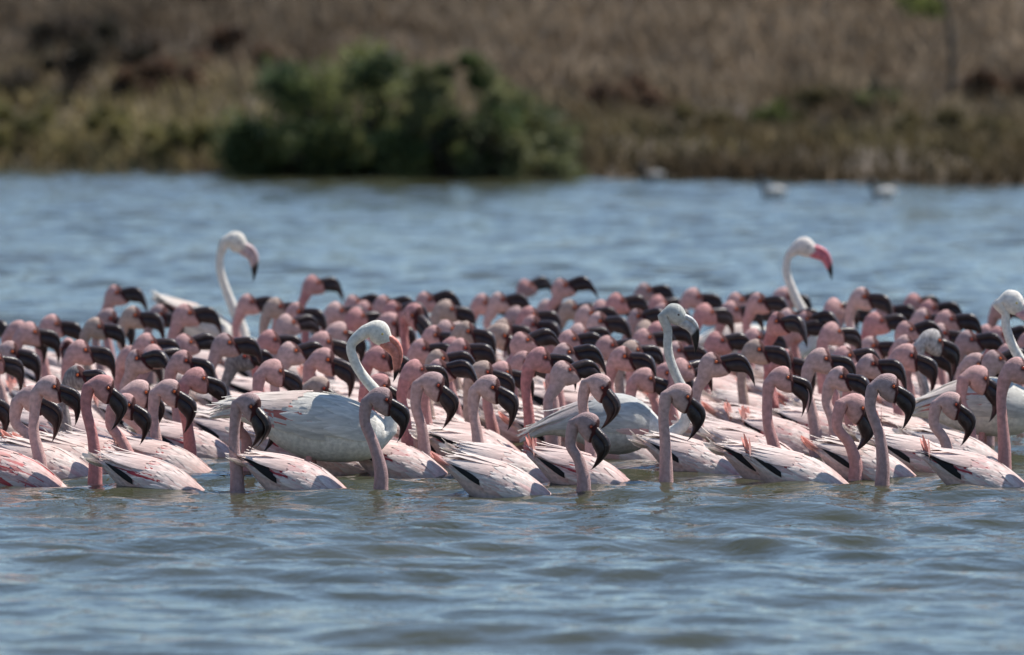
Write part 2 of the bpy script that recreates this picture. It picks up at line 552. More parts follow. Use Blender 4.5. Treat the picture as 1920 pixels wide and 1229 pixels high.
def rock(label, u, v, w, h, col, seed):
    g = np.random.default_rng(seed)
    n, m = 9, 14
    th_ = np.linspace(0.02, math.pi - 0.02, n); ph = np.arange(m) / m * 2 * np.pi
    P = np.stack([np.sin(th_)[:, None] * np.cos(ph)[None], np.sin(th_)[:, None] * np.sin(ph)[None], np.cos(th_)[:, None] + 0 * ph[None]], -1)
    P = np.sign(P) * np.abs(P) ** 0.7
    nz = 1 + 0.16 * np.sin(P[..., 0] * 3.1 + seed) * np.cos(P[..., 1] * 2.7 + seed * 2) + g.normal(0, 0.03, P.shape[:2])
    P = P * nz[..., None] * np.array([w / 2, w / 2.4, h * 0.7])
    V, F = closed_loft(P)
    c = on_bank(u, v)
    o = link('rock', make_mesh('rock', V, F, M_ROCK, np.tile([col], (len(V), 1)), smooth=False))
    o.location = Vector(c) + Vector((0, 0, h * 0.25))
    tag(o, label, 'rock', 'rocks along the far waterline')


rock('dark blocky rock at the waterline below the olive shrubs', 168, 313, 0.17, 0.07, (0.03, 0.03, 0.035), 3)
rock('small dark rock at the waterline below the yellow olive shrub', 42, 309, 0.11, 0.06, (0.035, 0.033, 0.03), 4)
rock('pale rock at the waterline under the dark green bush', 532, 318, 0.16, 0.07, (0.34, 0.3, 0.28), 5)
rock('small pale rock at the waterline beside the dark blocky rock', 62, 311, 0.06, 0.06, (0.26, 0.25, 0.25), 6)

# ------------------------------------------------------------------ flamingo parts shared by the birds
NS = 26
TORSO = np.array([  # Tx, Tz, Bx, Bz, half width; x forward from where the neck leaves the water, z above it
    (-.456, .101, -.452, .094, .008), (-.432, .103, -.420, .060, .034), (-.392, .108, -.375, .004, .062),
    (-.335, .110, -.322, -.045, .087), (-.262, .098, -.255, -.080, .097), (-.192, .070, -.200, -.102, .090),
    (-.134, .028, -.152, -.118, .070), (-.088, -.015, -.104, -.122, .050), (-.046, -.045, -.050, -.116, .035),
    (-.026, -.040, .018, -.085, .026)])

TORSO = TORSO * np.array([.94, .9, .94, .9, .97])

HEADK = np.array([  # the skull seen from the side, cm, the eye at 0, 0, the bill level
    (-5.0, .5, -2.0, -4.2, 2.15), (-3.3, 2.3, -1.1, -4.45, 2.4), (-1.4, 3.0, .3, -4.6, 2.45),
    (.2, 2.5, 1.7, -4.55, 2.2), (1.15, 1.45, 2.8, -4.2, 1.78), (2.2, .3, 3.7, -3.2, 1.0)])
HEADK_G = np.array([
    (-4.2, 1.9, -2.2, -3.3, 2.05), (-2.5, 3.0, -1.0, -3.6, 2.25), (-.8, 3.2, .1, -3.6, 2.3),
    (.8, 2.5, 1.2, -3.4, 2.05), (2.0, 1.4, 2.3, -3.0, 1.6), (3.1, .5, 3.2, -2.3, 1.0)])

BILL = np.array([   # Tx, Tz, Bx, Bz, w  (cm)
    (.75, 1.0, 2.9, -3.7, 1.5), (2.3, 1.1, 3.9, -4.3, 1.7), (4.1, 1.1, 5.0, -4.75, 1.7), (5.9, .9, 6.0, -5.05, 1.68),
    (7.6, .0, 6.9, -5.4, 1.58), (8.7, -1.9, 7.5, -6.1, 1.32), (9.1, -4.1, 7.95, -7.1, 1.02), (9.2, -6.2, 8.35, -8.2, .7),
    (9.05, -8.1, 8.6, -9.0, .4), (8.7, -9.6, 8.6, -9.7, .1)])
BILL_G = np.array([
    (1.1, 1.0, 1.0, -2.7, 1.5), (2.8, 1.0, 2.7, -3.0, 1.5), (4.6, .7, 4.3, -3.2, 1.4), (6.3, -.1, 5.6, -3.7, 1.35),
    (7.7, -1.5, 6.5, -4.6, 1.25), (8.7, -3.4, 7.4, -5.9, 1.05), (9.3, -5.5, 8.3, -7.3, .8), (9.7, -7.5, 9.0, -8.7, .52),
    (9.8, -9.3, 9.5, -9.9, .27), (9.7, -10.6, 9.63, -10.7, .07)])


BILL[:, 2:4] = BILL[:, 0:2] + (BILL[:, 2:4] - BILL[:, 0:2]) * .95
BILL_G[:, 2:4] = BILL_G[:, 0:2] + (BILL_G[:, 2:4] - BILL_G[:, 0:2]) * 1.2


def bill_meshes(K, colfun, name):
    rows = catmull(K, 3) * 0.01
    T, B, w = rows[:, :2], rows[:, 2:4], rows[:, 4]
    n = len(rows); s = np.linspace(0, 1, n)
    k = np.interp(s, [0, .25, .5, .75, 1], [.40, .36, .36, .42, .5])[:, None]
    M = T + (B - T) * k
    up = np.hstack([T, M + (B - T) * 0.05, (w * np.interp(s, [0, .3, 1], [.93, .86, .95]))[:, None]])
    M2 = T + (B - T) * np.maximum(k - .10, 0)
    lo = np.hstack([M2, B, (w * 1.0)[:, None]])
    out = []
    for rws, part in ((up, 'upper_mandible'), (lo, 'lower_mandible')):
        V, F = closed_loft(tbw_rings(rws, 12, power=0.85))
        cc = colfun(part, np.append(np.repeat(s, 12), [0, 1]), V)
        out.append(make_mesh(name + '_' + part, V, F, M_BILL, cc))
    return out


def col_lesser(part, s, V):
    base = np.tile([[.028, .015, .015]], (len(s), 1))
    if part == 'lower_mandible':
        red = np.clip(1 - np.abs(s - .55) / .3, 0, 1)[:, None] * np.clip((-V[:, 2] - .045) / .03, 0, 1)[:, None]
        base = base + red * np.array([[.075, .008, .010]])
    else:
        base = base + np.array([[.006, .006, .006]])
    return base


def col_greater(base, tip=.62):
    def f(part, s, V):
        k = np.clip((s - tip) / .06, 0, 1)[:, None]
        return np.array(base)[None] * (1 - k) + np.array([[.012, .011, .012]]) * k
    return f


BILLS = {'lesser': bill_meshes(BILL, col_lesser, 'dark'),
         'coral': bill_meshes(BILL_G, col_greater((.60, .21, .16), .66), 'coral'),
         'rose': bill_meshes(BILL_G, col_greater((.60, .16, .19), .58), 'rose'),
         'lilac': bill_meshes(BILL_G, col_greater((.58, .34, .38), .6), 'lilac'),
         'blush': bill_meshes(BILL_G, col_greater((.50, .36, .35), .52), 'blush'),
         'grey': bill_meshes(BILL_G, col_greater((.44, .43, .42), .42), 'grey')}


def eye_mesh(name, iris, r=.0052):
    n, m = 8, 12
    t = np.linspace(0.01, math.pi - .01, n); ph = np.arange(m) / m * 2 * np.pi
    P = np.stack([np.sin(t)[:, None] * np.cos(ph)[None], np.cos(t)[:, None] + 0 * ph[None], np.sin(t)[:, None] * np.sin(ph)[None]], -1)
    V, F = closed_loft(P)
    pup = (np.abs(V[:, 1]) > .9)[:, None]
    C = np.where(pup, np.array([[.006, .005, .005]]), np.array([iris]))
    V = V * np.array([r, r * .62, r])
    return make_mesh(name, V, F, M_EYE, C)


EYE_O = eye_mesh('orange_eye', (.58, .11, .02), .0046)
EYE_R = eye_mesh('red_eye', (.42, .05, .015), .0044)
EYE_Y = eye_mesh('yellow_eye', (.60, .48, .20), .0042)
EYE_D = eye_mesh('dark_eye', (.04, .03, .028), .0040)

# ---- wings: shingled feathers over the back, built once per look


class Torso:
    def __init__(self, rows):
        rows = catmull(rows, 6)
        cx = (rows[:, 0] + rows[:, 2]) / 2
        o = np.argsort(cx); self.x = cx[o]; self.r = rows[o]

    def at(self, x, phi, out=0.0):
        x = np.asarray(x, float)
        xe = np.clip(x, self.x[0], self.x[-1])
        r = np.stack([np.interp(xe, self.x, self.r[:, k]) for k in range(5)], -1)
        tail = np.clip((self.x[0] + .03 - x) / .06, 0, 1)
        C = (r[..., 0:2] + r[..., 2:4]) / 2; H = (r[..., 0:2] - r[..., 2:4]) / 2
        px = C[..., 0] + H[..., 0] * np.cos(phi) + (x - xe); pz = C[..., 1] + H[..., 1] * np.cos(phi) + (self.x[0] - x) * 0.1 * (x < self.x[0])
        py = r[..., 4] * np.sin(phi)
        hz = np.linalg.norm(H, axis=-1) + 1e-6; wv = r[..., 4] + 1e-6
        nz = np.cos(phi) / hz; ny = np.sin(phi) / wv
        nn = np.sqrt(nz * nz + ny * ny); nz, ny = nz / nn, ny / nn
        return np.stack([px, py + ny * out, pz + nz * out], -1)


def feather(ts, x0, ph0, L, W, dphi, lift0, lift1, colr, colt, seg=6, curl=0.0, wig=0.0):
    s = np.linspace(0, 1, seg)
    prof = np.sin(np.clip(s * .9 + .1, 0, 1) * math.pi) ** .45 * (1 - .25 * s)
    prof[-1] = 0.10
    lift = lift0 + (lift1 - lift0) * s ** 1.3 + curl * s ** 3
    V, C = [], []
    mid_r = np.maximum(ts.at(x0 - L * s, ph0 + dphi * s, 0)[:, 1] ** 2, 0)
    hw = W * prof / 2
    rad = 0.085
    for k, a in enumerate((-1, 0, 1)):
        ph = ph0 + dphi * s + a * hw / rad
        V.append(ts.at(x0 - L * s + (0.006 * wig * a), ph, 0.0) * 1.0)
        out = lift + (0.0016 if a == 0 else 0.0)
        V[-1] = ts.at(x0 - L * s, ph, 0) + (ts.at(x0 - L * s, ph, 1.0) - ts.at(x0 - L * s, ph, 0)) * out[:, None]
        cc = np.asarray(colr)[None] * (1 - s)[:, None] + np.asarray(colt)[None] * s[:, None]  # root-to-tip gradient carries painted shading of the overlapping layers
        C.append(cc * (0.86 if a == 0 else 1.0))
    V = np.stack(V, 1); C = np.stack(C, 1)      # seg,3
    i = np.arange(seg - 1)[:, None]; j = np.arange(2)[None, :]
    b = i * 3 + j
    q = np.stack([b, b + 1, b + 4, b + 3], -1).reshape(-1, 4)
    return V.reshape(-1, 3), q, C.reshape(-1, 3)


WHITE = np.array([.80, .735, .685]); BLUSH = np.array([.74, .545, .51]); ROSE = np.array([.60, .30, .29])
CRIM = np.array([.38, .045, .055]); BLACK = np.array([.014, .012, .013]); CORAL = np.array([.66, .24, .19])
GREYF = np.array([.36, .33, .32])


def wing_feathers(ts, g, look, side, big=1.0, x_front=-.108, x_rear=-.418):
    """returns the covert sheet (one mesh) and the list of long back feathers"""
    Vs, Qs, Cs, off = [], [], [], 0
    pinkness = {'white': .14, 'pink': .42, 'red': .32, 'streak': .6, 'greater': .02, 'grey': .0}[look]
    tip = WHITE * (1 - pinkness) + BLUSH * pinkness
    if look == 'greater':
        tip = np.array([.78, .74, .67])
    if look == 'grey':
        tip = np.array([.62, .61, .58])
    span = x_front - x_rear
    # black flight feathers along the lower edge
    nb = max(0, int(g.integers(-2, 4)))
    def put(f):
        nonlocal off
        V, Q, C = f
        V = V * np.array([1, side, 1])
        if side < 0:
            Q = Q[:, ::-1]
        Vs.append(V); Qs.append(Q + off); Cs.append(C); off += len(V)
    for k in range(nb):
        put(feather(ts, x_rear + span * (.34 - .03 * k), R(88 - 8.5 * k) + g.normal(0, .03), span * (.27 + .03 * k), .032 * big,
                    R(-22 + 2 * k), .007, .0135 + .001 * k, BLACK, BLACK))
    for row in range(9):
        x0 = x_front - span * (.0 + row * .078)
        nphi = 8
        for c in range(nphi):
            ph = R(96) - (c + .5 * (row % 2)) * R(88) / nphi + g.normal(0, .04)
            L = span * g.uniform(.24, .34) * (1 + .03 * row); W = g.uniform(.024, .034) * big
            r_ = g.uniform()
            base = tip * g.uniform(.86, 1.04)
            root = base * (.82 if look in ('greater', 'grey') else 1.0) * np.array([.86, .60, .58] if look not in ('greater', 'grey') else [.95, .96, .97])  # pinker, darker roots: blush tone plus shading between rows put into the colour
            if r_ < .25 * (pinkness + .1):
                base = BLUSH * .95; root = ROSE
            # crimson coverts low on the wing, two thirds back
            if look in ('red', 'streak', 'pink', 'white') and 5 <= row <= 7 and R(34) < ph < R(74):
                pr = {'red': .85, 'streak': .5, 'pink': .35, 'white': .12}[look]
                if g.uniform() < pr:
                    base = CRIM * g.uniform(.8, 1.5); root = CRIM
            if look == 'streak' and g.uniform() < .3:
                base = np.array([.60, .27, .25]) * g.uniform(.8, 1.05); root = CRIM * 1.5
            if look == 'greater' and row in (5, 6, 7) and R(58) < ph < R(92):
                base = np.array([.60, .20, .16]); root = base
            put(feather(ts, x0, ph, L, W, R(-5) + g.normal(0, .05), .0012 + .0004 * row, .0034 + g.uniform(0, .0034), root, base))
    long = []
    nl = 9
    for k in range(nl):
        ph = R(3 + 6.4 * k) + g.normal(0, .03)
        L = span * g.uniform(.42, .56); x0 = x_rear + span * (.58 - .018 * k) + g.normal(0, .01)
        base = tip * g.uniform(.92, 1.06)
        if look == 'streak' and g.uniform() < .5:
            base = np.array([.68, .40, .37])
        root = base * np.array([.90, .74, .72])  # long feathers too: shading at the roots painted along with the blush
        V, Q, C = feather(ts, x0, ph, L, g.uniform(.024, .034) * big, R(-3) + g.normal(0, .07), .007, .012 + g.uniform(0, .012), root, base,
                          seg=7, curl=max(0, g.normal(0, .012)))
        V = V * np.array([1, side, 1])
        if side < 0:
            Q = Q[:, ::-1]
        long.append((V, Q, C))
    return (np.vstack(Vs), np.vstack(Qs), np.vstack(Cs)), long


TS = Torso(TORSO)
WINGS = {}
for vi, (look, sd) in enumerate([('white', 1), ('pink', 2), ('red', 3), ('streak', 4), ('white', 5), ('pink', 6), ('red', 8)]):
    ent = {}
    for side in (1, -1):
        gg = np.random.default_rng(100 + sd * 3 + (side > 0))
        (V, Q, C), long = wing_feathers(TS, gg, look, side)
        short = make_mesh('wing_coverts', V, [Q], M_FEATHER, C)
        fm = [make_mesh('back_feather', a, [b], M_FEATHER, c) for a, b, c in long]
        n0 = len(V); LV, LQ, LC = [V], [Q], [C]
        for a, b, c in long:
            LV.append(a); LQ.append(b + n0); LC.append(c); n0 += len(a)
        full = make_mesh('wing_full', np.vstack(LV), [np.vstack(LQ)], M_FEATHER, np.vstack(LC))
        ent[side] = (short, fm, full)
    WINGS.setdefault(look, []).append(ent)


def tail_mesh(look, seed):
    g = np.random.default_rng(seed)
    Vs, Qs, Cs, off = [], [], [], 0
    n = 8
    for k in range(n):
        a = (k - (n - 1) / 2) / (n - 1)
        col = (WHITE if look == 'white' else CORAL) * g.uniform(.85, 1.05)
        root = BLUSH * .85
        up = {'white': .25, 'coral': .55, 'raised': 1.25}[look] + g.normal(0, .12)
        L = g.uniform(.05, .075); W = .024
        d = np.array([-math.cos(up), a * 0.55, math.sin(up)]); d /= np.linalg.norm(d)
        sdv = np.array([0, 1, 0]) - d * d[1]; sdv /= np.linalg.norm(sdv)
        rl = g.normal(0, .7); sdv = sdv * math.cos(rl) + np.cross(d, sdv) * math.sin(rl)
        s = np.linspace(0, 1, 5)
        prof = np.array([.6, .9, 1, .85, .25]) * W / 2
        p0 = np.array([-.40, a * .05, .072 + .006 * math.cos(a * 3)])
        mid = p0 + d * (s * L)[:, None] + np.array([0, 0, 1]) * (.012 * s ** 2)[:, None]
        V = np.stack([mid - sdv * prof[:, None], mid + np.array([0, 0, .0015]), mid + sdv * prof[:, None]], 1)
        C = np.repeat((root[None] * (1 - s)[:, None] + col[None] * s[:, None])[:, None, :], 3, 1)
        i = np.arange(4)[:, None]; j = np.arange(2)[None, :]; b = i * 3 + j
        Qs.append(np.stack([b, b + 1, b + 4, b + 3], -1).reshape(-1, 4) + off)
        Vs.append(V.reshape(-1, 3)); Cs.append(C.reshape(-1, 3)); off += 15
    return make_mesh('tail_' + look, np.vstack(Vs), [np.vstack(Qs)], M_FEATHER, np.vstack(Cs))


TAILS = {k: tail_mesh(k, 9 + i) for i, k in enumerate(('white', 'coral', 'raised'))}

# ------------------------------------------------------------------ lesser flamingo
SKIN = {'pink': (.54, .295, .275), 'pale': (.58, .385, .355), 'rosy': (.51, .215, .205), 'beige': (.46, .335, .28),
        'grey': (.26, .225, .215), 'ashy': (.42, .285, .275), 'hoar': (.47, .43, .41)}
CANON_N = np.array([-.92, .39])


def rot(p, a):
    """pitch the head by a (bill down), x forward, z up"""
    c, s = math.cos(a), math.sin(a)
    p = np.asarray(p, float)
    return np.stack([p[..., 0] * c + p[..., 1] * s, -p[..., 0] * s + p[..., 1] * c], -1)


def neck_and_head(base_keys, eye, pitch, hs, headk, r_top, n1=None):
    """rows Tx,Tz,Bx,Bz,w from the neck root (base_keys: x,z,r list) to the bill; eye in the bird's plane"""
    C0 = rot(np.array([-4.5, -3.4] if n1 is None else [-4.5, -1.9]) * hs, pitch) + eye
    t0 = rot(np.array([.39, .92] if n1 is None else [.62, .78]), pitch)
    q = min(max(pitch / R(50), 0), 1.2)
    N1 = eye + np.array([-5.5 - 1.5 * q, -8.4 + 3.2 * q]) * hs
    if n1 is not None:
        N1 = np.array(n1)
    pts = [np.array(k[:2]) for k in base_keys] + [N1]
    rad = [k[2] for k in base_keys] + [r_top]
    c = catmull(np.vstack([np.array(pts), C0[None], (C0 + t0 * .03)[None]]), 6)[:-6]
    rr = catmull(np.array([[r] for r in rad + [2.0 * hs, 2.2 * hs]]), 6)[:-6, 0]
    tn = np.gradient(c, axis=0); tn /= np.linalg.norm(tn, axis=1)[:, None]
    nrm = np.stack([-tn[:, 1], tn[:, 0]], -1)
    neck = np.hstack([c + nrm * rr[:, None], c - nrm * rr[:, None], (rr * .96)[:, None]])
    T = rot(headk[:, 0:2] * hs, pitch) + eye; B = rot(headk[:, 2:4] * hs, pitch) + eye
    head = np.hstack([T, B, headk[:, 4:5] * hs])
    return neck, head


def finish_body(rows, az, tcol, ns, eye, pitch, hs, nhead=14, face=(.06, .014, .014), ring_r=1.25, dark=True, name='body', speck=None, nt=0):
    rings = tbw_rings(rows, ns, az)
    V, F = closed_loft(rings)
    C = np.vstack([np.repeat(tcol, ns, 0), tcol[:1], tcol[-1:]])
    if speck is not None:
        f = speck.uniform(.55, 1.35, (len(C), 1)); f[:nt * ns] = 1
        C = C * f
    # the side profile position in head space decides the dark bare skin before the eye
    flat = tbw_rings(rows, ns)
    xz = np.vstack([flat.reshape(-1, 3)[:, [0, 2]], flat[0].mean(0)[[0, 2]][None], flat[-1].mean(0)[[0, 2]][None]])
    h = rot(xz - eye, -pitch) / hs
    if dark:
        bx = .75 + (1.05 - h[:, 1]) * .43
        m = np.clip((h[:, 0] - bx + .6) / .3, 0, 1)
        lore = np.clip((1.35 - np.hypot((h[:, 0] - .55) * .9, h[:, 1] + .1)) / .4, 0, 1)
        isH = (np.arange(len(V)) >= (len(rows) - nhead) * ns) & (np.arange(len(V)) != len(rows) * ns)
        m = np.clip(np.maximum(m, lore), 0, 1)[:, None] * isH[:, None] * (h[:, 0:1] > -1.3)
        C = C * (1 - m) + np.array(face)[None] * m
    return make_mesh(name, V, F, M_SKIN, C)


def place_head_parts(root, eye, pitch, az, hs, bill, eyem, eyew, gape=0.0):
    ca, sa = math.cos(az), math.sin(az)
    pos = Vector((eye[0] * ca, eye[0] * sa, eye[1]))
    M = Matrix.Translation(pos) @ Matrix.Rotation(az, 4, 'Z') @ Matrix.Rotation(pitch, 4, 'Y') @ Matrix.Scale(hs * 100, 4)
    link('upper_mandible', bill[0], root, M)
    link('lower_mandible', bill[1], root, M @ Matrix.Rotation(gape, 4, 'Y'))
    for s in (1, -1):
        link('eye', eyem, root, M @ Matrix.Translation((0, s * eyew, 0)))


def lesser(bird):
    g = np.random.default_rng(bird['seed'])
    root = link('lesser_flamingo', None)
    root.location = bird['pos']; root.rotation_euler = (0, 0, bird['hd'])
    sc = bird['sc']; root.scale = (sc, sc, sc)
    eye = np.array([bird['ex'], bird['he']]) / sc
    pitch, yaw = bird['p'], bird['yaw']
    hs = 0.0106 * bird.get('hs', 1.0)
    lean = bird.get('lean', g.normal(-.004, .006))
    mid = np.array([eye[0] - .060, eye[1] * .50])
    mid[0] = .42 * mid[0] + lean
    base = [(0, 0, .0228), (.001 + lean * .3, eye[1] * .22, .0202), (mid[0], mid[1], .0168)]
    neck, head = neck_and_head(base, eye, pitch, hs, HEADK, .0164)
    tor = catmull(np.vstack([TORSO, neck[0]]), 3)[:-1]
    hd = catmull(np.vstack([neck[-1], head]), 4)[1:]
    rows = np.vstack([tor, neck, hd])
    nt, nn, nh = len(tor), len(neck), len(hd)
    az = np.concatenate([np.zeros(nt - 6), np.linspace(0, yaw, 6), np.full(nn + nh, yaw)])
    skin = np.array(SKIN[bird['col']]) * g.uniform(.93, 1.06)
    low = skin * np.array([1.0, .93, .94]) if bird['col'] != 'grey' else skin * 1.35
    k = np.linspace(0, 1, nn)[:, None]
    ncol = low * (1 - k) + skin * k
    hcol = np.repeat((skin * .7 + np.array([.60, .40, .37]) * .3 if bird['col'] in ('pink', 'rosy') else skin)[None], nh, 0)
    tc = np.repeat((BLUSH * .95)[None], nt, 0)
    tcol = np.vstack([tc, ncol, hcol])
    me = finish_body(rows, az, tcol, NS, eye, pitch, hs, nh, speck=g if bird['speck'] else None, nt=nt)
    link('body', me, root)
    place_head_parts(root, eye, pitch, yaw, hs, BILLS['lesser'], EYE_O if g.uniform() < .65 else EYE_R, .0218, R(6.5) if bird['gape'] else 0.0)
    v = WINGS[bird['wing']]; v = v[int(g.integers(len(v)))]
    for side in (1, -1):
        if bird['front']:
            w = link('wing', v[side][0], root)
            for fm in v[side][1]:
                link('feather', fm, w)
        else:
            link('wing', v[side][2], root)
    link('tail', TAILS[bird['tail']], root)
    return root


# eye u, eye v, bill pitch, look, then options
L_ = []


def B(u, v, p, col='pink', **k):
    k.update(u=u, v=v, p=p, col=col)
    L_.append(k)


# front edge: waterline (vw) and where the neck leaves the water (ub) are seen in the photograph
B(203, 727, 46, 'rosy', vw=906, ub=178, wing='streak', lm='coral streaked one', label='rosy necked flamingo at the front edge whose body is streaked coral red')
B(478, 761, 54, 'ashy', vw=919, ub=445, wing='red', openbill=1, label='ashy grey necked flamingo at the front edge, bill tips parted, before the white one')
B(725, 749, 42, 'ashy', vw=919, ub=714, wing='red', label='front edge flamingo with pale mauve neck overlapping the breast of the coral billed one')
B(1112, 799, 56, 'ashy', vw=925, ub=1094, wing='white', lm='lowest headed one', label='lowest headed front edge flamingo, bill hanging straight down beside its thin neck')
B(1287, 744, 50, 'pale', vw=908, ub=1249, wing='pink', label='front edge flamingo whose hooked neck crosses the grey juvenile breast')
B(1674, 724, 42, 'ashy', vw=909, ub=1654, wing='white', tail='raised', lm='tall mauve necked one', label='tall mauve necked front edge flamingo with raised coral tail feathers')
B(1612, 765, 60, 'pink', vw=897, ub=1604, wing='red', label='clear pink flamingo hunched beside the tall mauve necked one at the front')
B(2010, 752, 44, 'pink', vw=912, ub=1990, wing='red', label='front edge flamingo cut by the frame, body with a black tail patch and red band')
B(1792, 758, 45, 'pale', vw=893, ub=1778, wing='white', label='pale flamingo with neat hooked neck behind the body with the red band')
# left part
B(-22, 600, 30); B(44, 620, 26); B(63, 622, 18); B(106, 607, 20, 'pink'); B(187, 612, 18, 'beige')
B(223, 549, 2, 'pink', he=.33); B(211.5, 597, 28, 'ashy'); B(257, 591, 15, 'beige'); B(306, 589, 26, 'ashy'); B(355, 586, 4)
B(27, 659, 26, 'pale'); B(128, 655, 35, 'pink', yaw=-72, lm='head on facing one', label='flamingo facing the shore near side head on, bill seen from the front')
B(159, 656, 16); B(284, 642, 12); B(353, 641, -2); B(252, 667, 10); B(264, 672, 2, 'pale'); B(296, 663, 10)
B(-6, 672, 22, 'rosy'); B(-24, 745, 38); B(352, 676, 22)
B(70.6, 746.5, 36, 'pale', ex=-.005, he=.24, fix=1); B(103.6, 725, 32, 'pale'); B(151, 703, 8, 'grey', lm='grey headed hidden one', label='grey headed flamingo half hidden behind a rosy hooked neck')
B(245, 759, 42, 'pink', ex=-.0, he=.225, fix=1); B(271, 735, 46, 'pale', ex=.0, he=.24, fix=1); B(328, 734, 46, 'pale', ex=.05, he=.255, fix=1); B(378, 709, 28, 'rosy', he=.285, fix=1)
# left of centre
B(592.6, 530, 4, 'rosy', he=.33); B(472, 566, 0); B(524, 574, 14, 'beige'); B(543, 585, 10); B(544, 604, 0, 'pale')
B(564, 584, 14); B(637, 582, 14, 'pale'); B(669, 566, -4); B(691, 579, 6); B(675, 592, 12, 'rosy'); B(727, 568, 0)
B(746, 579, 4, 'rosy'); B(783, 591, 40, 'rosy', speck=1, yaw=-38, he=.35, lm='turned rosy one', label='tall rosy speckled flamingo with bill turned towards the camera side')
B(740, 606, 38); B(514, 636, 12, 'rosy'); B(430, 642, 8, 'ashy'); B(456, 668, 2, 'grey', lm='mottled grey necked one', label='flamingo with grey speckled head and dark mottled neck behind the white wing tips')
B(551, 657, 0, 'pale'); B(613, 640, 24); B(644, 623, 34, 'pale'); B(617, 674, 30); B(521, 695, 32, 'pink'); B(608, 728, 44, 'beige', he=.2, fix=1)
B(491.6, 760, 52, 'pink', ex=.05, he=.215, fix=1); B(722, 724, 42, 'rosy'); B(719, 668, 24, 'rosy')
# centre
B(805, 561, -4); B(843.5, 579, 20, 'beige'); B(942, 562, 0, 'pale'); B(912, 567, 14, 'pink'); B(989.5, 535, -8, 'rosy', he=.25)
B(1059, 535, -8, 'pink', he=.34, lm='tall level billed one', label='tall pink flamingo rising above the back ranks, long bill held level'); B(1032, 576, 10, 'pale'); B(1076, 577, 8, 'beige'); B(1107, 587, 0, 'pale')
B(1134, 576, 2); B(1163, 564, 6, 'rosy'); B(1130, 602, 6, 'pale'); B(1005, 608, 10); B(975, 590, 18, 'ashy'); B(1000, 590, 12, 'rosy')
B(844.6, 616, 6, 'pale'); B(821, 628, 14); B(880.6, 621, 20, 'beige'); B(951, 614, 20, 'beige'); B(947, 629, 48, 'beige')
B(985, 637, -12); B(1093, 623, 6, 'pale'); B(1075, 635, 8); B(1067, 660, 0, 'pale'); B(1147, 647, 4); B(798, 653, 10)
B(872, 652, 12); B(856, 650, 16, 'rosy'); B(830, 672, 4, 'beige'); B(990, 678, 18); B(1022, 670, 14, 'rosy'); B(1175, 668, 16)
B(786, 692, 14, 'rosy', he=.30); B(831, 690, 4, 'pink'); B(927, 726, 40, 'pale', ex=.05, he=.27, fix=1); B(950, 697.6, 24); B(915, 697, 30, 'beige')
B(1063, 693, -4, 'pale'); B(1133.6, 726, 56, 'pale', vw=899, ub=1108, wing='white', label='pale flamingo hanging its bill over the back of the grey juvenile'); B(822, 722, 48, 'ashy')
# right of centre
B(1215, 544, 0, 'ashy'); B(1240, 567, 8, 'rosy'); B(1250, 584, 12); B(1201, 593, -6, 'ashy'); B(1307, 556, 14, 'pink')
B(1328, 585, 14, 'rosy'); B(1387, 562, 0); B(1378, 580, 10); B(1428, 564, 4, 'pink', yaw=-22, he=.34); B(1404, 581, 12); B(1476, 555, 18, 'pink')
B(1464, 602, 0, 'rosy', he=.37, fix=1, lm='tallest rosy one', label='tall rosy flamingo standing well above its neighbours beside the rose billed greater one'); B(1475, 707, 28, 'pink', openbill=1, he=.295, fix=1); B(1241, 619, 6, 'rosy'); B(1215, 616, 10, 'beige'); B(1214, 632, 10)
B(1275, 657, 10, 'pale'); B(1191, 655, 12, 'beige'); B(1351, 638, 4, 'rosy'); B(1425, 655, 16, 'beige'); B(1421, 632, 12)
B(1343, 678, 0, 'pale'); B(1283, 688, 4, 'pink', he=.27, fix=1); B(1256, 699, 24, he=.235, fix=1); B(1217, 709, 32, 'pink', he=.235, fix=1); B(1485, 593, 0, 'pale')
B(1495, 613, 0); B(1518, 598, -4); B(1547, 672, 18, 'pale', he=.315, fix=1); B(1478, 675, 28, 'rosy')
# right part
B(1568, 574, 10); B(1623, 556, 16, 'pale', yaw=-26, he=.34); B(1597, 583, 20); B(1668, 580, 6); B(1719, 564, 0, 'rosy'); B(1750, 577, 0, 'rosy')
B(1738, 595, 16, 'pale'); B(1782, 598, 6); B(1648, 601, 0, 'rosy'); B(1566, 621, 14); B(1706, 617, 0); B(1770, 624, 24, 'pale')
B(1755, 638, 30, 'hoar', speck=1, he=.30, lm='whitish grey headed one', label='flamingo with whitish grey speckled head and heavy drooping bill'); B(1640, 648, 10, 'pale'); B(1705, 645, 6, 'pale'); B(1709, 666, 32, 'pink')
B(1590, 666, 4); B(1639, 682, 10, 'pale'); B(1582, 706, 20, 'pale'); B(1621, 699, 14, 'pink'); B(1842, 709, 42, 'pink')
B(1853, 692, 42, 'ashy'); B(1838, 683, 34, 'pale'); B(1870, 672, -4, 'ashy'); B(1822, 636, 4, 'ashy'); B(1883, 576, 10)
B(1880, 627, -6, 'rosy'); B(1857, 624, 8); B(1898, 662, 10); B(1737, 658, 24); B(1915, 690, 20); B(1968, 708, 30, 'pale'); B(1935, 640, 10)


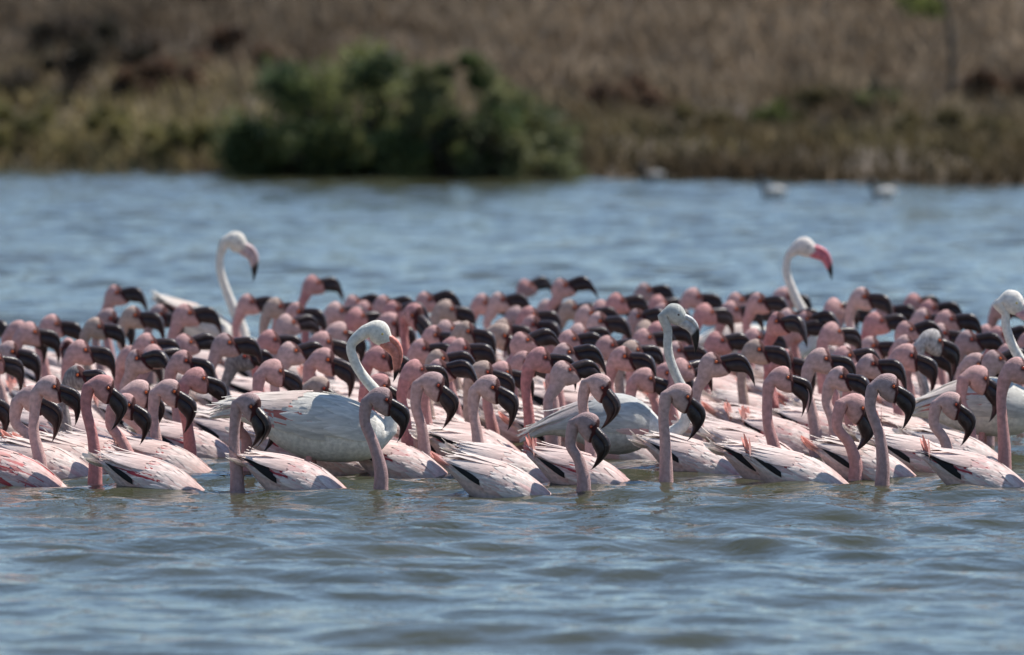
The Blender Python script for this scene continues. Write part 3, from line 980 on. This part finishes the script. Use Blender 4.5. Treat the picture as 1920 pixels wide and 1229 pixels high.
lr = np.random.default_rng(3)
birds = []
for i, b in enumerate(L_):
    p = R(b['p'] - 15 + 5 * min(max((b['p'] - 25) / 25, 0), 1) + lr.normal(0, 2.0))
    he = b.get('he', .296 - .0009 * b['p'] + lr.normal(0, .010))
    hd = b.get('hd', R(float(np.clip(0.0 if 'vw' in b else lr.normal(4, 9), -14, 26))))
    yaw = b.get('yaw', float(np.clip(lr.normal(-4, 12), -30, 24)))
    yaw = R(yaw) - (hd if 'yaw' in b else 0)
    ex = b.get('ex', .042 + lr.normal(0, .008))
    b.update(i=i, pr=p, he=he, he0=he, hdr=hd, yawr=yaw, ex_=ex)


def locate(b, he):
    """depth from the water under the neck: the eye stands he above it"""
    if 'vw' in b:
        w = on_water(b['ub'], b['vw'])
        e = on_plane_y(b['u'], b['v'], w[1])
        a = b['hdr'] + b['yawr']
        return w, (e[0] - w[0]) / max(math.cos(a), .4), e[2]
    lo, hi = b['v'] + 40, b['v'] + 330
    for _ in range(30):
        m = (lo + hi) / 2
        y = on_water(b['u'], m)[1]
        if on_plane_y(b['u'], b['v'], y)[2] < he:
            lo = m
        else:
            hi = m
    w = on_water(b['u'], m)
    a = b['hdr'] + b['yawr']
    w[0] -= b['ex_'] * math.cos(a); w[1] -= b['ex_'] * math.sin(a)
    return w, b['ex_'], he


# ---- greater flamingos are placed from the water they stand in; keep the crowd clear of their bodies
def greater_plane(vw):
    return on_water(960, vw)[1]


GREAT = [
    dict(vw=893, eye=(717, 626), n1=(659, 646), p=30, hs=.0108, bill='coral', eyem='y', look='greater', skin=(.74, .70, .62),
         label='white greater flamingo with coral bill and pale yellow eye at the front of the flock',
         body=[(392, 783, 392, 786, 4), (430, 764, 436, 786, 16), (475, 750, 484, 806, 34), (525, 742, 530, 842, 50), (582, 737, 582, 862, 58),
               (640, 744, 640, 867, 58), (690, 764, 690, 862, 48), (722, 790, 712, 848, 30)],
         neck=[(727, 806, 16), (733, 783, 11), (724, 758, 10), (704, 733, 9.4), (680, 704, 8.6), (664, 676, 8.2)]),
    dict(vw=700, eye=(449, 455), n1=(413, 478), p=24, hs=.0116, bill='blush', eyem='d', look='greater', skin=(.72, .67, .59),
         label='tall white greater flamingo with pale blush bill in the back ranks, wing tips raised',
         body=[(284, 556, 284, 560, 3), (303, 563, 302, 580, 10), (332, 568, 328, 612, 24), (370, 574, 366, 642, 36), (408, 588, 404, 656, 38),
               (440, 612, 430, 658, 26)],
         neck=[(455, 640, 14), (453, 618, 10.5), (442, 589, 9), (426, 549, 7.4), (413, 508, 6.6)]),
    dict(vw=876, eye=(1272, 590), n1=(1252, 620), p=20, hs=.0096, bill='grey', eyem='d', look='grey', skin=(.50, .50, .46),
         label='greyish juvenile greater flamingo with pale grey black tipped bill and curled neck',
         body=[(974, 828, 974, 831, 4), (1020, 795, 1030, 816, 16), (1068, 766, 1080, 828, 34), (1115, 746, 1120, 846, 50), (1160, 740, 1160, 853, 55),
               (1202, 752, 1196, 845, 46), (1232, 780, 1224, 830, 28)],
         neck=[(1258, 815, 13), (1281, 797, 10), (1289, 766, 9), (1283, 735, 8.4), (1270, 709, 7.8), (1257, 676, 7.5), (1252, 648, 7.4)]),
    dict(vw=715, eye=(1515, 463), n1=(1478, 482), p=8, hs=.0113, bill='rose', eyem='d', look='greater', skin=(.74, .66, .60),
         label='tall white greater flamingo with bright rose black tipped bill in the back ranks',
         body=[(1288, 668, 1288, 672, 4), (1314, 644, 1316, 682, 16), (1346, 622, 1346, 692, 32), (1388, 611, 1386, 700, 42), (1432, 615, 1430, 700, 42),
               (1472, 627, 1466, 692, 34), (1502, 640, 1494, 684, 22)],
         neck=[(1522, 650, 13), (1524, 622, 10.5), (1506, 586, 9), (1488, 549, 7.4), (1475, 512, 6.6)]),
    dict(vw=852, eye=(1905, 568), n1=(1885, 588), p=22, hs=.0113, bill='lilac', eyem='y', look='greater', skin=(.75, .70, .64),
         label='white greater flamingo cut by the frame edge, lilac pink bill and long straight neck',
         body=[(1698, 777, 1698, 780, 4), (1740, 750, 1746, 787, 16), (1790, 722, 1792, 806, 36), (1842, 710, 1842, 817, 50), (1892, 716, 1890, 818, 50),
               (1936, 737, 1930, 806, 36)],
         neck=[(1962, 770, 17), (1960, 738, 11), (1936, 704, 9.5), (1912, 672, 8.4), (1895, 640, 7.8), (1886, 610, 7.3)]),
]
g_occ = []
for G in GREAT:
    y = greater_plane(G['vw'])
    for k in G['body'][1:]:
        q = on_plane_y((k[0] + k[2]) / 2, 614, y)
        g_occ.append((q[0], y, k[4] / 600 + .05))
g_occ = np.array(g_occ)

# relax: nudge how high each neck is held (hence how far off the bird floats) until bodies do not run into each other


def foot_points(w, hd):
    c, s = math.cos(hd), math.sin(hd)
    return np.array([[w[0] + t * c, w[1] + t * s] for t in (0.0, -.10, -.18, -.27, -.36)])


FRAD = np.array([.035, .055, .09, .092, .07])
cur = [locate(b, b['he']) for b in L_]
FP = np.array([foot_points(c[0], b['hdr']) for c, b in zip(cur, L_)])


def cost(k, fp):
    d = FP - 0
    near = np.where(np.abs(FP[:, 2, 0] - fp[2, 0]) + np.abs(FP[:, 2, 1] - fp[2, 1]) < 1.1)[0]
    c = 0.0
    for m in near:
        if m == k:
            continue
        D = np.linalg.norm(fp[:, None] - FP[m][None], axis=-1)
        c += np.clip(FRAD[:, None] + FRAD[None] - D, 0, None).sum()
    D = np.linalg.norm(fp[:, None] - g_occ[None, :, :2], axis=-1)
    c += np.clip(FRAD[:, None] + g_occ[None, :, 2] - D, 0, None).sum()
    return c


for it in range(14):
    for k, b in enumerate(L_):
        if 'vw' in b or 'fix' in b:
            continue
        best = cost(k, FP[k]); bh = b['he']; bd = b['hdr']
        if best < 1e-4:
            continue
        for _ in range(5):
            h2 = float(np.clip(b['he'] + lr.normal(0, .02), max(b['he0'] - .035, .205), b['he0'] + .035))
            d2 = float(np.clip(b['hdr'] + lr.normal(0, R(8)), R(-22), R(32)))
            sav = b['hdr']; b['hdr'] = d2
            w = locate(b, h2); fp = foot_points(w[0], d2); b['hdr'] = sav
            if w[0][1] < 20.3:
                continue
            cc = cost(k, fp) + .12 * abs(h2 - .265)
            if cc < best:
                best, bh, bd = cc, h2, d2
                b['he'], b['hdr'] = h2, d2
                cur[k] = w; FP[k] = fp

POSE = lambda p: 'bill held level' if p < 9 else ('bill slanting down' if p < 26 else 'bill hanging down')
HUE = {'pink': 'clear pink', 'pale': 'pale blush', 'rosy': 'deep rose', 'beige': 'sandy beige', 'grey': 'grey', 'ashy': 'ashy mauve'}
LM_N = ['coral billed white one', 'blush billed white one', 'grey juvenile', 'rose billed white one', 'lilac billed white one']
LM_P = [(np.mean([on_plane_y(q[0], 614, greater_plane(G['vw']))[0] for q in G['body']]), greater_plane(G['vw'])) for G in GREAT]
for k, b in enumerate(L_):
    if 'lm' in b:
        LM_N.append(b['lm']); LM_P.append(tuple(FP[k][0]))
LM_P = np.array(LM_P)
PEND = {}
for k, b in enumerate(L_):
    w, ex, he = cur[k]
    dist = w[1]
    wing = b.get('wing', ['white', 'white', 'white', 'white', 'pink', 'pink', 'red', 'red'][int(lr.integers(8))])
    tail = b.get('tail', ['white', 'white', 'white', 'coral', 'raised'][int(lr.integers(5))])
    r = lesser(dict(pos=(float(w[0]), float(w[1]), 0.0), hd=b['hdr'], yaw=b['yawr'], p=b['pr'], ex=ex, he=he, col=b['col'], wing=wing,
                    tail=tail, sc=1.0, gape='openbill' in b, speck=b['col'] == 'grey' or 'speck' in b, front=dist < 21.3, seed=500 + k, hs=b.get('hs', float(np.clip(lr.normal(.97 if 'vw' in b else (1.02 if b['v'] > 700 else 1.08), .025), .92, 1.14)))))
    lab = b.get('label')
    if lab:
        tag(r, lab, 'flamingo', 'lesser flamingos of the flock')
    else:
        P0 = FP[k][0]
        D = np.hypot(LM_P[:, 0] - P0[0], LM_P[:, 1] - P0[1]); m = int(np.argmin(D))
        al = P0[0] - LM_P[m, 0]; ac = (P0[1] - LM_P[m, 1]) * .8
        rel = ('ahead of' if al > 0 else 'astern of') if abs(al) > abs(ac) else ('on bank side of' if ac > 0 else 'on lake side of')
        PEND.setdefault((HUE[b['col']], POSE(b['p']), rel, LM_N[m]), []).append((D[m], k, r))
ORD = ['first ', 'second ', 'third ', 'fourth ', 'fifth ', 'sixth ']
for (hue, pose, rel, lmn), lst in PEND.items():
    lst.sort(key=lambda e: e[0])
    for n_, (_, _, r) in enumerate(lst):
        tag(r, '%s flamingo, %s, %s%s the %s' % (hue, pose, ORD[n_] if len(lst) > 1 else '', rel, lmn), 'flamingo', 'lesser flamingos of the flock')

# ------------------------------------------------------------------ greater flamingos


def greater(G, seed):
    y = greater_plane(G['vw'])
    bx = sum(k[0] + k[2] for k in G['body']) / (2 * len(G['body']))
    o = on_plane_y(bx, 614, y)
    root = link('greater_flamingo', None); root.location = (o[0], y, 0)
    tag(root, G['label'], 'flamingo', 'greater flamingos among the flock')
    P = lambda u, v: (lambda q: (q[0] - o[0], q[2]))(on_plane_y(u, v, y))
    pm = 1.0 / (np.linalg.norm(np.array(on_plane_y(1060, 614, y)) - np.array(on_plane_y(960, 614, y))) / 100)
    rows = np.array([(*P(k[0], k[1]), *P(k[2], k[3]), k[4] / pm) for k in G['body']])
    eye = np.array(P(*G['eye'])); pitch = R(G['p']); hs = G['hs']
    base = [(*P(k[0], k[1]), 1.12 * k[2] / pm) for k in G['neck']]
    neck, head = neck_and_head(base, eye, pitch, hs, HEADK_G, base[-1][2], P(*G['n1']))
    tor = catmull(np.vstack([rows, neck[0]]), 4)[:-1]
    hd = catmull(np.vstack([neck[-1], head]), 3)[1:]
    allr = np.vstack([tor, neck, hd])
    skin = np.array(G['skin'])
    bc = np.array([.76, .72, .65]) if G['look'] == 'greater' else np.array([.60, .59, .56])
    k = np.linspace(0, 1, len(neck))[:, None]
    col = np.vstack([np.repeat(bc[None], len(tor), 0), bc * (1 - k) + skin * k, np.repeat(skin[None], len(hd), 0)])
    me = finish_body(allr, np.zeros(len(allr)), col, 22, eye, pitch, hs, dark=False)
    link('body', me, root)
    place_head_parts(root, eye, pitch, 0.0, hs, BILLS[G['bill']], EYE_Y if G['eyem'] == 'y' else EYE_D, .0212)
    ts = Torso(rows)
    g = np.random.default_rng(seed)
    xf = ts.x[-1] - .02; xr = ts.x[0] + .015
    for side in (1, -1):
        (V, Q, C), long = wing_feathers(ts, g, G['look'], side, 1.15, xf, xr)
        w = link('wing', make_mesh('wing', V, [Q], M_FEATHER, C), root)
        for a, b, c in long:
            link('feather', make_mesh('feather', a, [b], M_FEATHER, c), w)
    cx = (rows[len(rows) // 2, 0] + rows[len(rows) // 2, 2]) / 2
    bz = rows[len(rows) // 2, 3]
    for s in (1, -1):
        pts = catmull([(cx, s * .035, bz + .03), (cx + .01 * s, s * .034, 0.0), (cx - .02, s * .034, -.22)], 3)
        V, F = closed_loft(tube(pts, np.linspace(.011, .007, len(pts)), 8))
        link('leg', make_mesh('leg', V, F, M_SKIN, np.tile([[.62, .30, .27]], (len(V), 1))), root)


for i, G in enumerate(GREAT):
    greater(G, 900 + i)

# ------------------------------------------------------------------ small white waders afloat off the far bank


def wader(label, u, v, seed):
    w = on_water(u, v)
    root = link('small_waterbird', None); root.location = w; root.rotation_euler = (0, 0, R(180 + 12 * seed))
    tag(root, label, 'bird', 'small white waterbirds off the far bank')
    rows = np.array([(-.105, .07, -.105, .062, .004), (-.08, .085, -.075, .02, .026), (-.03, .10, -.03, -.03, .045), (.02, .085, .02, -.035, .042),
                     (.05, .075, .06, .0, .024), (.062, .12, .088, .07, .016), (.066, .155, .10, .10, .021), (.095, .158, .112, .115, .018), (.125, .135, .125, .127, .004)])
    rr = catmull(rows, 4)
    V, F = closed_loft(tbw_rings(rr, 12))
    C = np.where((V[:, 0:1] > .045), np.array([[.04, .042, .045]]), np.array([[.56, .54, .51]]) * (.5 if seed == 2 else 1))
    link('body', make_mesh('body', V, F, M_SKIN, C), root)
    b = catmull([(.12, 0, .132), (.15, 0, .127), (.175, 0, .12)], 2)
    V, F = closed_loft(tube(b, np.linspace(.005, .0015, len(b)), 6))
    link('bill', make_mesh('bill', V, F, M_BILL, np.tile([[.02, .018, .018]], (len(V), 1))), root)
    for s in (1, -1):
        pts = catmull([(.03, s * .036, .05), (-.03, s * .05, .06), (-.11, s * .018, .075)], 4)
        ring = tube(pts, np.array([.014, .024, .028, .028, .026, .022, .016, .010, .003]), 8)
        ring[..., 1] = pts[:, None, 1] + (ring[..., 1] - pts[:, None, 1]) * .35
        V, F = closed_loft(ring)
        link('wing', make_mesh('wing', V, F, M_FEATHER, np.tile([[.56, .54, .51]], (len(V), 1)) * (.5 if seed == 2 else 1)), root)


wader('small white dark headed waterbird swimming alone below the small round green shrub', 1449, 374, 0)
wader('small white dark headed waterbird swimming below the grey green shrub', 1655, 376, 1)
wader('small pale waterbird at the very edge of the far bank', 1224, 343, 2)
